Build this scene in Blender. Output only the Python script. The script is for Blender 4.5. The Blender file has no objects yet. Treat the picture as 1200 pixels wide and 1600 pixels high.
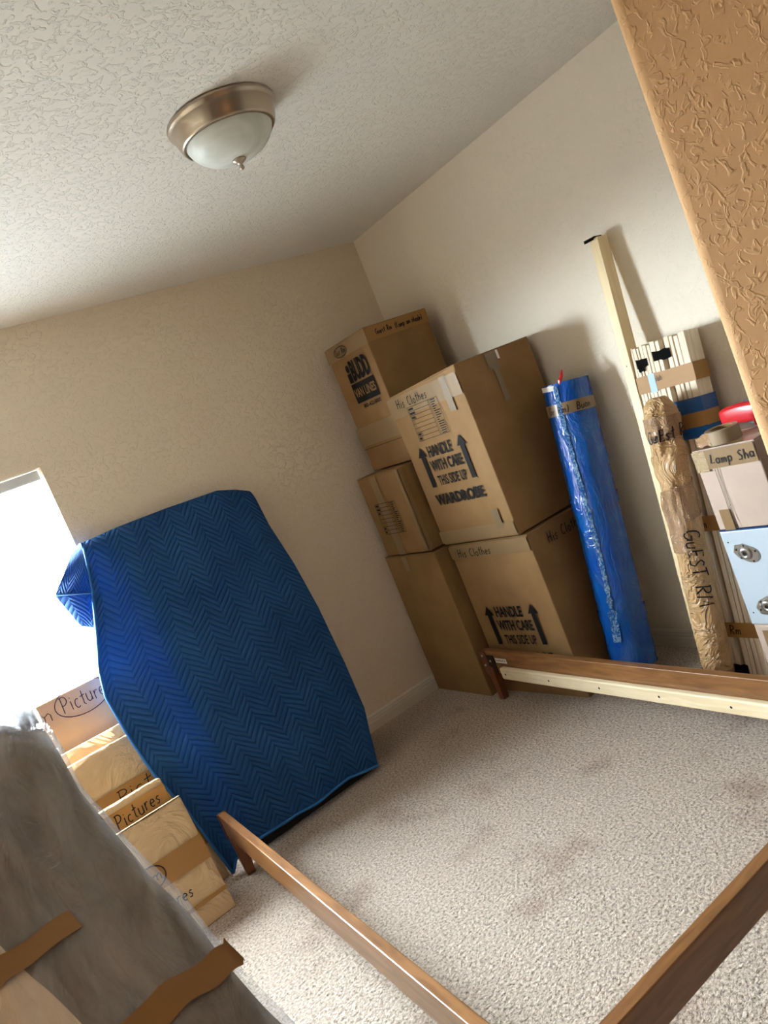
import bpy, bmesh, math, random
from mathutils import Vector, Matrix, noise
random.seed(7)
scene = bpy.context.scene
col = scene.collection

# ------------------------------------------------------------------ camera
cam_data = bpy.data.cameras.new('camera')
cam = bpy.data.objects.new('camera', cam_data)
col.objects.link(cam)
cam_data.sensor_fit = 'VERTICAL'
cam_data.sensor_height = 36.0
cam_data.sensor_width = 27.0
cam_data.lens = 36.0 * 1202.0 / 1600.0
cam_data.clip_start = 0.02
yaw, pitch, roll = math.radians(31.44349886), math.radians(-6.42339365), math.radians(-22.26848737)
fwd = Vector((math.sin(yaw) * math.cos(pitch), math.cos(yaw) * math.cos(pitch), math.sin(pitch)))
rgt = Vector((math.cos(yaw), -math.sin(yaw), 0))
upv = rgt.cross(fwd)
r2 = math.cos(roll) * rgt + math.sin(roll) * upv
u2 = -math.sin(roll) * rgt + math.cos(roll) * upv
m = Matrix.Identity(4)
for i in range(3):
    m[i][0] = r2[i]; m[i][1] = u2[i]; m[i][2] = -fwd[i]
    m[i][3] = (-2.65041571, -3.5475279, 1.47410925)[i]
cam.matrix_world = m
scene.camera = cam

# ------------------------------------------------------------------ exposure, world, lights
scene.view_settings.view_transform = 'Standard'
scene.view_settings.look = 'None'
scene.view_settings.gamma = 1.0
scene.view_settings.exposure = 0.82
scene.view_settings.use_curve_mapping = False
scene.cycles.use_denoising = True
scene.cycles.max_bounces = 12
scene.cycles.diffuse_bounces = 6
scene.cycles.sample_clamp_indirect = 6.0

SKY_ZENITH, SKY_HORIZON, SKY_GROUND = 56.0, 122.0, 13.0     # hazy bright horizon, darker ground
world = bpy.data.worlds.new('daylight')
scene.world = world
world.use_nodes = True
wn, wl = world.node_tree.nodes, world.node_tree.links
wn.clear()
w_out = wn.new('ShaderNodeOutputWorld')
w_bg = wn.new('ShaderNodeBackground')
w_tc = wn.new('ShaderNodeTexCoord')
w_sep = wn.new('ShaderNodeSeparateXYZ')
w_map = wn.new('ShaderNodeFloatCurve')
w_add = wn.new('ShaderNodeMath'); w_add.operation = 'MULTIPLY_ADD'; w_add.inputs[1].default_value = 0.5; w_add.inputs[2].default_value = 0.5
cv = w_map.mapping.curves[0]
cv.points[0].location = (0.0, SKY_GROUND / 200); cv.points[1].location = (1.0, SKY_ZENITH / 200)
for q in ((0.45, SKY_GROUND / 200), (0.50, SKY_HORIZON / 200), (0.70, SKY_HORIZON / 200)): cv.points.new(*q)
for q in cv.points: q.handle_type = 'VECTOR'
w_map.mapping.update()
w_mul = wn.new('ShaderNodeMath'); w_mul.operation = 'MULTIPLY'; w_mul.inputs[1].default_value = 200.0
wl.new(w_tc.outputs['Generated'], w_sep.inputs[0])
wl.new(w_sep.outputs['Z'], w_add.inputs[0]); wl.new(w_add.outputs[0], w_map.inputs['Value']); wl.new(w_map.outputs[0], w_mul.inputs[0])
w_bg.inputs['Color'].default_value = (0.84, 0.94, 1.0, 1)
wl.new(w_mul.outputs[0], w_bg.inputs['Strength'])
wl.new(w_bg.outputs[0], w_out.inputs[0])

WX0, WX1, WZ0, WZ1 = -2.92, -2.0, 0.50, 1.838      # window opening in the far wall
por = bpy.data.lights.new('window_portal', 'AREA')
por.shape = 'RECTANGLE'; por.size = WX1 - WX0; por.size_y = WZ1 - WZ0
por.cycles.is_portal = True
po = bpy.data.objects.new('window_portal', por); col.objects.link(po)
po.location = ((WX0 + WX1) / 2, 0.17, (WZ0 + WZ1) / 2)
po.rotation_euler = (math.radians(-90), 0, 0)

sun = bpy.data.lights.new('sun', 'SUN')
sun.energy = 25.0; sun.color = (1.0, 0.96, 0.90); sun.angle = math.radians(0.6)
so_ = bpy.data.objects.new('sun', sun); col.objects.link(so_)
so_.rotation_euler = (math.radians(-(90 - 68)), 0, math.radians(-30))      # steep, from outside the window

# warm lamp in the entry passage behind the camera
hl = bpy.data.lights.new('hall_lamp_light', 'POINT')
hl.energy = 2.3; hl.color = (1.0, 0.50, 0.19); hl.shadow_soft_size = 0.12
ho = bpy.data.objects.new('hall_lamp_light', hl); col.objects.link(ho)
ho.location = (-2.2, -4.15, 1.05)

# ------------------------------------------------------------------ materials
def srgb(r, g, b):
    f = lambda c: (c / 255 / 12.92) if c / 255 <= 0.04045 else ((c / 255 + 0.055) / 1.055) ** 2.4
    return (f(r), f(g), f(b), 1)

def base_mat(name, color, rough=0.6, metal=0.0, spec=0.5):
    mt = bpy.data.materials.new(name)
    mt.use_nodes = True
    p = mt.node_tree.nodes['Principled BSDF']
    p.inputs['Base Color'].default_value = color
    p.inputs['Roughness'].default_value = rough
    p.inputs['Metallic'].default_value = metal
    p.inputs['Specular IOR Level'].default_value = spec
    return mt, mt.node_tree.nodes, mt.node_tree.links, p

def tex_noise(n, l, scale, detail=3, coord='Object', rough=0.55, stretch=None, dist=0.0):
    tc = n.new('ShaderNodeTexCoord')
    nz = n.new('ShaderNodeTexNoise')
    nz.inputs['Scale'].default_value = scale
    nz.inputs['Detail'].default_value = detail
    nz.inputs['Roughness'].default_value = rough
    nz.inputs['Distortion'].default_value = dist
    if stretch:
        mp = n.new('ShaderNodeMapping')
        mp.inputs['Scale'].default_value = stretch
        l.new(tc.outputs[coord], mp.inputs[0]); l.new(mp.outputs[0], nz.inputs['Vector'])
    else:
        l.new(tc.outputs[coord], nz.inputs['Vector'])
    return nz.outputs['Fac']

def ramp(n, l, fac, stops):
    r = n.new('ShaderNodeValToRGB')
    el = r.color_ramp.elements
    while len(el) < len(stops): el.new(0.5)
    for e, (p, c) in zip(el, stops):
        e.position = p; e.color = c
    l.new(fac, r.inputs[0])
    return r.outputs[0]

def bump(n, l, p, h, strength, distance, chain=None):
    b = n.new('ShaderNodeBump')
    b.inputs['Strength'].default_value = strength
    b.inputs['Distance'].default_value = distance
    l.new(h, b.inputs['Height'])
    if chain is not None: l.new(chain, b.inputs['Normal'])
    l.new(b.outputs[0], p.inputs['Normal'])
    return b.outputs[0]

BW = lambda v: (v, v, v, 1)

def plaster(name, color, scale, dist, strength=0.8):
    mt, n, l, p = base_mat(name, color, 0.75, spec=0.25)
    f = tex_noise(n, l, scale, 2, dist=0.9)
    h = ramp(n, l, f, [(0.52, BW(0)), (0.60, BW(1)), (0.75, BW(0.55))])
    b1 = bump(n, l, p, h, strength, dist)
    f2 = tex_noise(n, l, scale * 3.2, 2)
    bump(n, l, p, f2, 0.25, dist * 0.6, b1)
    return mt

M = {}
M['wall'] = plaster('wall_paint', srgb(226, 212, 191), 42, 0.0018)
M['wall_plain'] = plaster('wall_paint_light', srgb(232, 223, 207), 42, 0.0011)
M['ceiling'] = plaster('ceiling_paint', srgb(226, 223, 215), 48, 0.0022, 0.9)
M['entry'] = plaster('entry_paint', srgb(190, 147, 100), 72, 0.0011, 0.5)
M['dark_wall'] = plaster('bounce_cutting_brown_paint', srgb(92, 70, 52), 42, 0.0014)  # dark colour made up for unseen walls, to weaken bounce light
M['trim'], *_ = base_mat('white_trim_paint', srgb(215, 208, 196), 0.35)

mt, n, l, p = base_mat('carpet', srgb(170, 152, 140), 0.95, spec=0.1)
f = tex_noise(n, l, 105, 4, rough=0.7)
f2 = tex_noise(n, l, 3.2, 4)
c1 = ramp(n, l, f, [(0.33, srgb(100, 85, 74)), (0.46, srgb(176, 160, 146)), (0.64, srgb(216, 200, 186))])
c2 = ramp(n, l, f2, [(0.30, srgb(222, 214, 212)), (0.44, BW(1))])
mx = n.new('ShaderNodeMix'); mx.data_type = 'RGBA'; mx.blend_type = 'MULTIPLY'; mx.inputs[0].default_value = 1.0
l.new(c1, mx.inputs[6]); l.new(c2, mx.inputs[7]); l.new(mx.outputs[2], p.inputs['Base Color'])
fb = tex_noise(n, l, 75, 4, rough=0.65)
bump(n, l, p, fb, 1.0, 0.016)
p.inputs['Sheen Weight'].default_value = 0.15
M['carpet'] = mt

def kraft(name, a, b, rough=0.7, wrinkle=0.0, wscale=9, spec=0.25, edge=0.0):
    mt, n, l, p = base_mat(name, a, rough, spec=spec)
    f = tex_noise(n, l, 7, 4)
    c = ramp(n, l, f, [(0.35, a), (0.68, b)])
    l.new(c, p.inputs['Base Color'])
    ff = tex_noise(n, l, 60, 3, stretch=(1, 1, 0.08))
    b1 = bump(n, l, p, ff, 0.12, 0.002)
    if wrinkle:
        w = tex_noise(n, l, wscale, 4, dist=1.2)
        wr = ramp(n, l, w, [(0.30, BW(0)), (0.47, BW(1)), (0.52, BW(0.35)), (0.70, BW(1))])
        bump(n, l, p, wr, 0.7, wrinkle, b1)
    return mt

M['card'] = kraft('corrugated_cardboard', srgb(132, 101, 64), srgb(142, 110, 71))
M['card_pale'] = kraft('pale_cardboard', srgb(176, 157, 144), srgb(184, 165, 151))
M['card_pic'] = kraft('picture_carton_cardboard', srgb(208, 172, 136), srgb(216, 180, 144))
M['paper'] = kraft('brown_wrapping_paper', srgb(200, 170, 130), srgb(208, 180, 140), 0.5, 0.010, 5, 0.4)
M['paper_roll'] = kraft('crumpled_brown_paper', srgb(178, 142, 98), srgb(190, 153, 108), 0.38, 0.02, 9, 0.5)
M['tape_tan'], n, l, p = base_mat('tan_packing_tape', srgb(132, 107, 75), 0.28)
f = tex_noise(n, l, 30, 3, stretch=(1, 1, 0.3)); bump(n, l, p, f, 0.3, 0.003)
M['tape_pale'], *_ = base_mat('pale_packing_tape', srgb(206, 172, 144), 0.3)
M['tape_grey'], n, l, p = base_mat('greyish_packing_tape', srgb(122, 102, 76), 0.35)
f = tex_noise(n, l, 40, 3); bump(n, l, p, f, 0.3, 0.003)
M['tape_brown'], n, l, p = base_mat('brown_packing_tape', srgb(156, 116, 66), 0.5, spec=0.25)
f = tex_noise(n, l, 18, 4); bump(n, l, p, f, 0.2, 0.003)
M['tape_amber'], n, l, p = base_mat('amber_packing_tape', srgb(132, 94, 50), 0.4, spec=0.3)
f = tex_noise(n, l, 18, 4); bump(n, l, p, f, 0.5, 0.006)
M['ink'], *_ = base_mat('black_print_ink', srgb(20, 19, 20), 0.6, spec=0.2)
M['marker'], *_ = base_mat('black_marker_ink', srgb(26, 22, 24), 0.5, spec=0.2)
M['pen'], *_ = base_mat('dark_pen_ink', srgb(62, 52, 70), 0.5, spec=0.2)
M['black'], *_ = base_mat('black_cloth_tape', srgb(13, 12, 12), 0.85, spec=0.06)
M['metal'], *_ = base_mat('steel', srgb(190, 188, 184), 0.28, 1.0)
M['dark_metal'], *_ = base_mat('dark_steel_bracket', srgb(58, 46, 38), 0.45, 0.6)

def wood(name, a, b, rough, scale, stretch, joints=False):
    mt, n, l, p = base_mat(name, a, rough, spec=0.5)
    f = tex_noise(n, l, scale, 5, stretch=stretch, dist=0.8)
    c = ramp(n, l, f, [(0.32, a), (0.66, b)])
    l.new(c, p.inputs['Base Color'])
    bump(n, l, p, f, 0.08, 0.002)
    return mt
M['bed'] = wood('stained_bed_wood', srgb(98, 64, 34), srgb(136, 94, 54), 0.3, 7, (6, 0.7, 6))
M['bed_end'] = wood('stained_bed_wood_cross', srgb(98, 64, 36), srgb(130, 90, 52), 0.32, 7, (0.7, 6, 6))
M['bed_leg'] = wood('dark_leg_wood', srgb(92, 52, 30), srgb(116, 68, 38), 0.35, 7, (6, 6, 0.8))
M['pine'] = wood('pale_pine', srgb(212, 192, 154), srgb(230, 214, 182), 0.5, 8, (6, 0.6, 6))
M['pine_up'] = wood('pale_pine_upright', srgb(222, 198, 152), srgb(238, 218, 178), 0.5, 8, (6, 6, 0.5))
M['slat'] = wood('bare_slat_wood', srgb(214, 196, 168), srgb(236, 222, 200), 0.6, 8, (8, 8, 0.5))

def film(name, color, rough, bscale, bdist, stretch=None, dist=1.5):
    mt, n, l, p = base_mat(name, color, rough, spec=0.6)
    w = tex_noise(n, l, bscale, 4, stretch=stretch, dist=dist)
    wr = ramp(n, l, w, [(0.35, BW(0)), (0.48, BW(1)), (0.54, BW(0.3)), (0.68, BW(0.9))])
    b1 = bump(n, l, p, wr, 0.6, bdist)
    f = tex_noise(n, l, bscale * 5, 3); bump(n, l, p, f, 0.25, bdist * 0.4, b1)
    return mt, n, l, p
M['blue_film'], n, l, p = film('blue_plastic_film', srgb(2, 78, 168), 0.14, 9, 0.004, (1, 1, 0.55))
f = tex_noise(n, l, 8, 4)
l.new(ramp(n, l, f, [(0.42, srgb(2, 72, 162)), (0.76, srgb(14, 96, 172))]), p.inputs['Base Color'])
M['clear_tape'], n, l, p = film('crinkled_tape_painted_glints', srgb(60, 132, 196), 0.06, 70, 0.03)
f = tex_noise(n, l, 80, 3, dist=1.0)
l.new(ramp(n, l, f, [(0.44, srgb(20, 96, 178)), (0.62, srgb(160, 198, 224))]), p.inputs['Base Color'])  # whitish patches in the colour stand in for glints on the crinkles
M['clear_patch'], *_ = film('clear_tape_over_tan', srgb(186, 164, 132), 0.08, 34, 0.008)
M['blue_wrap'], *_ = film('blue_stretch_band', srgb(12, 84, 156), 0.25, 14, 0.004, (1, 1, 5))

def clear(name, tint, fac_rough, bscale, bdist, haze):
    mt = bpy.data.materials.new(name); mt.use_nodes = True
    n, l = mt.node_tree.nodes, mt.node_tree.links
    n.clear()
    o = n.new('ShaderNodeOutputMaterial')
    tr = n.new('ShaderNodeBsdfTransparent'); tr.inputs[0].default_value = tint
    gl = n.new('ShaderNodeBsdfGlossy'); gl.inputs['Roughness'].default_value = fac_rough
    df = n.new('ShaderNodeBsdfDiffuse'); df.inputs[0].default_value = (0.85, 0.88, 0.9, 1)
    tl = n.new('ShaderNodeBsdfTranslucent'); tl.inputs[0].default_value = (0.85, 0.88, 0.9, 1)
    class P: pass
    w = tex_noise(n, l, bscale, 5, dist=2.0, stretch=(1.6, 0.45, 0.6))
    wr = ramp(n, l, w, [(0.36, BW(0)), (0.48, BW(1)), (0.53, BW(0.2)), (0.66, BW(0.9))])
    b = n.new('ShaderNodeBump'); b.inputs['Strength'].default_value = 0.8; b.inputs['Distance'].default_value = bdist
    l.new(wr, b.inputs['Height'])
    lw = n.new('ShaderNodeLayerWeight'); lw.inputs['Blend'].default_value = 0.5
    l.new(b.outputs[0], lw.inputs['Normal']); l.new(b.outputs[0], gl.inputs['Normal'])
    pw = n.new('ShaderNodeMath'); pw.operation = 'POWER'; pw.inputs[1].default_value = 5.0
    l.new(lw.outputs['Facing'], pw.inputs[0])
    fr = n.new('ShaderNodeMath'); fr.operation = 'MULTIPLY_ADD'; fr.inputs[1].default_value = 0.55; fr.inputs[2].default_value = 0.05
    l.new(pw.outputs[0], fr.inputs[0])
    m1 = n.new('ShaderNodeMixShader'); m0 = n.new('ShaderNodeMixShader'); m2 = n.new('ShaderNodeMixShader')
    l.new(df.outputs[0], m0.inputs[1]); l.new(tl.outputs[0], m0.inputs[2]); m0.inputs[0].default_value = 0.5
    hz = n.new('ShaderNodeMath'); hz.operation = 'MULTIPLY_ADD'; hz.inputs[2].default_value = haze * 0.35
    wn2 = tex_noise(n, l, bscale * 0.7, 3, dist=0.6, stretch=(2.6, 0.35, 0.5), rough=0.5)
    l.new(ramp(n, l, wn2, [(0.42, BW(0)), (0.53, BW(1)), (0.60, BW(0.2)), (0.74, BW(0.7))]), hz.inputs[0]); hz.inputs[1].default_value = haze * 0.8
    l.new(hz.outputs[0], m2.inputs[0])
    l.new(tr.outputs[0], m2.inputs[1]); l.new(m0.outputs[0], m2.inputs[2])
    l.new(fr.outputs[0], m1.inputs[0]); l.new(m2.outputs[0], m1.inputs[1]); l.new(gl.outputs[0], m1.inputs[2])
    l.new(m1.outputs[0], o.inputs[0])
    return mt
M['plastic'] = clear('clear_plastic_wrap', (0.97, 0.97, 0.97, 1), 0.18, 7, 0.012, 0.24)
M['plastic_tuft'] = clear('bunched_clear_plastic', (0.95, 0.95, 0.97, 1), 0.2, 14, 0.02, 0.22)
M['glass'] = clear('window_glass', (0.98, 0.99, 0.99, 1), 0.02, 1, 0.0, 0.0)

mt, n, l, p = base_mat('taupe_padding_cloth', srgb(120, 104, 92), 0.85, spec=0.15)
f = tex_noise(n, l, 5, 4, stretch=(2.0, 0.8, 1), dist=0.6)
l.new(ramp(n, l, f, [(0.34, srgb(92, 78, 66)), (0.66, srgb(128, 112, 100))]), p.inputs['Base Color'])
bump(n, l, p, f, 0.5, 0.03)
M['padding'] = mt
M['pad_card'] = kraft('beige_padding_sheet', srgb(214, 186, 152), srgb(222, 196, 164))

mt, n, l, p = base_mat('blue_quilted_cloth', srgb(36, 78, 128), 0.8, spec=0.15)
uvn = n.new('ShaderNodeUVMap'); sp = n.new('ShaderNodeSeparateXYZ'); l.new(uvn.outputs[0], sp.inputs[0])
def mth(op, a, b=None, c=None):
    q = n.new('ShaderNodeMath'); q.operation = op
    for i, v in enumerate((a, b, c)):
        if v is None: continue
        if isinstance(v, (int, float)): q.inputs[i].default_value = v
        else: l.new(v, q.inputs[i])
    return q.outputs[0]
wob = tex_noise(n, l, 3, 2, coord='UV')
uu = mth('MULTIPLY_ADD', wob, 0.05, sp.outputs[0])
zig = mth('PINGPONG', uu, 0.062)
sl = mth('MULTIPLY_ADD', zig, 1.05, sp.outputs[1])
ph = mth('MULTIPLY', sl, 2 * math.pi / 0.0285)
sn = mth('ABSOLUTE', mth('SINE', mth('MULTIPLY', ph, 0.5)))
hh = mth('POWER', sn, 0.55)
bump(n, l, p, hh, 1.0, 0.0075)
f = tex_noise(n, l, 4, 3)
l.new(ramp(n, l, f, [(0.35, srgb(32, 72, 122)), (0.7, srgb(42, 86, 138))]), p.inputs['Base Color'])
tl = n.new('ShaderNodeBsdfTranslucent'); tl.inputs[0].default_value = srgb(30, 130, 215)
ms = n.new('ShaderNodeMixShader'); ms.inputs[0].default_value = 0.10
outn = [x for x in n if x.type == 'OUTPUT_MATERIAL'][0]
l.new(p.outputs[0], ms.inputs[1]); l.new(tl.outputs[0], ms.inputs[2]); l.new(ms.outputs[0], outn.inputs[0])
M['blanket'] = mt
M['hem'], *_ = base_mat('blue_binding_tape', srgb(22, 104, 176), 0.6)

M['nickel'], n, l, p = base_mat('brushed_nickel', srgb(176, 164, 148), 0.34, 1.0)
mt, n, l, p = base_mat('alabaster_glass', srgb(214, 220, 212), 0.45, spec=0.4)
f = tex_noise(n, l, 9, 4, dist=1.0)
l.new(ramp(n, l, f, [(0.35, srgb(200, 206, 198)), (0.65, srgb(226, 231, 226))]), p.inputs['Base Color'])
M['dome'] = mt

def translucent(name, color, fac):
    mt, n, l, p = base_mat(name, color, 0.4)
    tl = n.new('ShaderNodeBsdfTranslucent'); tl.inputs[0].default_value = color
    ms = n.new('ShaderNodeMixShader'); ms.inputs[0].default_value = fac
    outn = [x for x in n if x.type == 'OUTPUT_MATERIAL'][0]
    l.new(p.outputs[0], ms.inputs[1]); l.new(tl.outputs[0], ms.inputs[2]); l.new(ms.outputs[0], outn.inputs[0])
    return mt
M['vinyl'] = translucent('white_window_vinyl', srgb(236, 238, 240), 0.5)
M['headrail'], *_ = base_mat('blind_headrail', srgb(214, 220, 226), 0.4)
M['cabinet'], *_ = base_mat('white_cabinet_board', srgb(176, 189, 200), 0.3)
M['cab_edge'], *_ = base_mat('dark_blue_edge_film', srgb(20, 60, 110), 0.3)
M['red'], *_ = base_mat('red_plastic', srgb(190, 28, 36), 0.3)
M['navy'], *_ = base_mat('dark_navy_plastic', srgb(40, 46, 62), 0.35)
M['roll_core'], *_ = base_mat('tape_roll_side', srgb(150, 132, 108), 0.25)
M['white'], *_ = base_mat('white_paper', srgb(232, 230, 226), 0.6)
M['label_blue'], *_ = base_mat('pale_blue_label', srgb(176, 202, 220), 0.6, spec=0.15)
M['bag'], *_ = base_mat('black_bag_fabric', srgb(18, 18, 20), 0.8)
M['dark_gap'], *_ = base_mat('dark_card_core', srgb(60, 44, 32), 0.8)

# ------------------------------------------------------------------ helpers
def obj(name, bm_or_mesh, mat, parent=None, smooth=False):
    if isinstance(bm_or_mesh, bmesh.types.BMesh):
        me = bpy.data.meshes.new(name)
        bm_or_mesh.normal_update()
        bm_or_mesh.to_mesh(me); bm_or_mesh.free()
    else:
        me = bm_or_mesh
    me.name = name
    me.materials.clear()
    me.materials.append(mat)
    if smooth:
        for pl in me.polygons: pl.use_smooth = True
    o = bpy.data.objects.new(name, me)
    col.objects.link(o)
    if parent: o.parent = parent
    return o

def thing(name, label, cat, loc=(0, 0, 0), rot=(0, 0, 0), group=None):
    o = bpy.data.objects.new(name, None)
    o.empty_display_size = 0.05
    col.objects.link(o)
    o.location = loc; o.rotation_euler = rot
    tag(o, label, cat, group)
    return o

def tag(o, label, cat, group=None):
    o['label'] = label; o['category'] = cat
    if group: o['group'] = group

def struct(o):
    o['kind'] = 'structure'
    return o

def add_box(bm, x0, x1, y0, y1, z0, z1):
    vs = [bm.verts.new((x, y, z)) for x in (x0, x1) for y in (y0, y1) for z in (z0, z1)]
    for q in ((0, 1, 3, 2), (4, 6, 7, 5), (0, 4, 5, 1), (2, 3, 7, 6), (0, 2, 6, 4), (1, 5, 7, 3)):
        bm.faces.new([vs[i] for i in q])
    return vs

def boxm(x0, x1, y0, y1, z0, z1, bevel=0.0, seg=2):
    bm = bmesh.new()
    add_box(bm, x0, x1, y0, y1, z0, z1)
    if bevel:
        bmesh.ops.bevel(bm, geom=bm.edges[:], offset=bevel, segments=seg, affect='EDGES', profile=0.5)
    bmesh.ops.recalc_face_normals(bm, faces=bm.faces[:])
    return bm

def grid(fn, nu, nv, closed_u=False, uvf=None):
    bm = bmesh.new()
    vs = [[bm.verts.new(fn(i / nu, j / nv)) for i in range(nu + (0 if closed_u else 1))] for j in range(nv + 1)]
    lay = bm.loops.layers.uv.new('UVMap') if uvf else None
    for j in range(nv):
        for i in range(nu):
            i2 = (i + 1) % len(vs[0])
            f = bm.faces.new((vs[j][i], vs[j][i2], vs[j + 1][i2], vs[j + 1][i]))
            if lay:
                for lp, (a, b) in zip(f.loops, ((i, j), (i + 1, j), (i + 1, j + 1), (i, j + 1))):
                    lp[lay].uv = uvf(a / nu, b / nv)
    return bm

def lathe(prof, seg=64):
    bm = bmesh.new()
    rings = []
    for r, z in prof:
        if r < 1e-5: rings.append([bm.verts.new((0, 0, z))])
        else: rings.append([bm.verts.new((r * math.cos(2 * math.pi * k / seg), r * math.sin(2 * math.pi * k / seg), z)) for k in range(seg)])
    for a, b in zip(rings, rings[1:]):
        for k in range(seg):
            k2 = (k + 1) % seg
            if len(a) == 1: bm.faces.new((a[0], b[k], b[k2]))
            elif len(b) == 1: bm.faces.new((a[k], b[0], a[k2]))
            else: bm.faces.new((a[k], b[k], b[k2], a[k2]))
    bmesh.ops.recalc_face_normals(bm, faces=bm.faces[:])
    return bm

def tube(bm, pts, r, seg=10):
    pts = [Vector(q) for q in pts]
    prev = None
    for i, q in enumerate(pts):
        d = (pts[min(i + 1, len(pts) - 1)] - pts[max(i - 1, 0)]).normalized()
        a = d.cross(Vector((0.31, 0.2, 0.93))).normalized(); b = d.cross(a)
        rr = r[i] if isinstance(r, (list, tuple)) else r
        ring = [bm.verts.new(q + rr * (a * math.cos(2 * math.pi * k / seg) + b * math.sin(2 * math.pi * k / seg))) for k in range(seg)]
        if prev:
            for k in range(seg): bm.faces.new((prev[k], prev[(k + 1) % seg], ring[(k + 1) % seg], ring[k]))
        else: bm.faces.new(ring[::-1])
        prev = ring
    bm.faces.new(prev)

# --- lettering: fn(u, v) maps face coordinates (metres) to a local point
def plane_fn(o, U, V, N, eps=0.0009):
    o, U, V, N = Vector(o), Vector(U), Vector(V), Vector(N)
    return lambda u, v: o + U * u + V * v + N * eps

def text_polys(text, bold=0.0):
    cu = bpy.data.curves.new('glyphs', 'FONT')
    cu.body = text; cu.offset = bold; cu.resolution_u = 3; cu.fill_mode = 'FRONT'
    o = bpy.data.objects.new('glyphs', cu)
    col.objects.link(o)
    bpy.context.view_layer.update()
    me = bpy.data.meshes.new_from_object(o.evaluated_get(bpy.context.evaluated_depsgraph_get()))
    vs = [(v.co.x, v.co.y) for v in me.vertices]; fs = [tuple(q.vertices) for q in me.polygons]
    bpy.data.objects.remove(o); bpy.data.curves.remove(cu); bpy.data.meshes.remove(me)
    return vs, fs

def print_text(parent, text, fn, u0, v0, w, h, bold=0.02, mat='ink', name='printed_text', shear=0.0):
    vs, fs = text_polys(text, bold)
    xs = [q[0] for q in vs]; ys = [q[1] for q in vs]
    sx = w / (max(xs) - min(xs)); sy = h / (max(ys) - min(ys))
    bm = bmesh.new()
    bv = [bm.verts.new(fn(u0 + (x - min(xs)) * sx + shear * (y - min(ys)) * sy, v0 + (y - min(ys)) * sy)) for x, y in vs]
    for q in fs:
        try: bm.faces.new([bv[i] for i in q])
        except ValueError: pass
    return obj(name, bm, M[mat], parent)

def print_poly(parent, pts_list, fn, mat='ink', name='printed_mark'):
    bm = bmesh.new()
    for pts in pts_list:
        bm.faces.new([bm.verts.new(fn(*q)) for q in pts])
    return obj(name, bm, M[mat], parent)

def rect(u0, v0, u1, v1): return [(u0, v0), (u1, v0), (u1, v1), (u0, v1)]

def arc(cx, cy, rx, ry, a0, a1, k=9):
    return [(cx + rx * math.cos(math.radians(a0 + (a1 - a0) * i / k)), cy + ry * math.sin(math.radians(a0 + (a1 - a0) * i / k))) for i in range(k + 1)]

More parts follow.
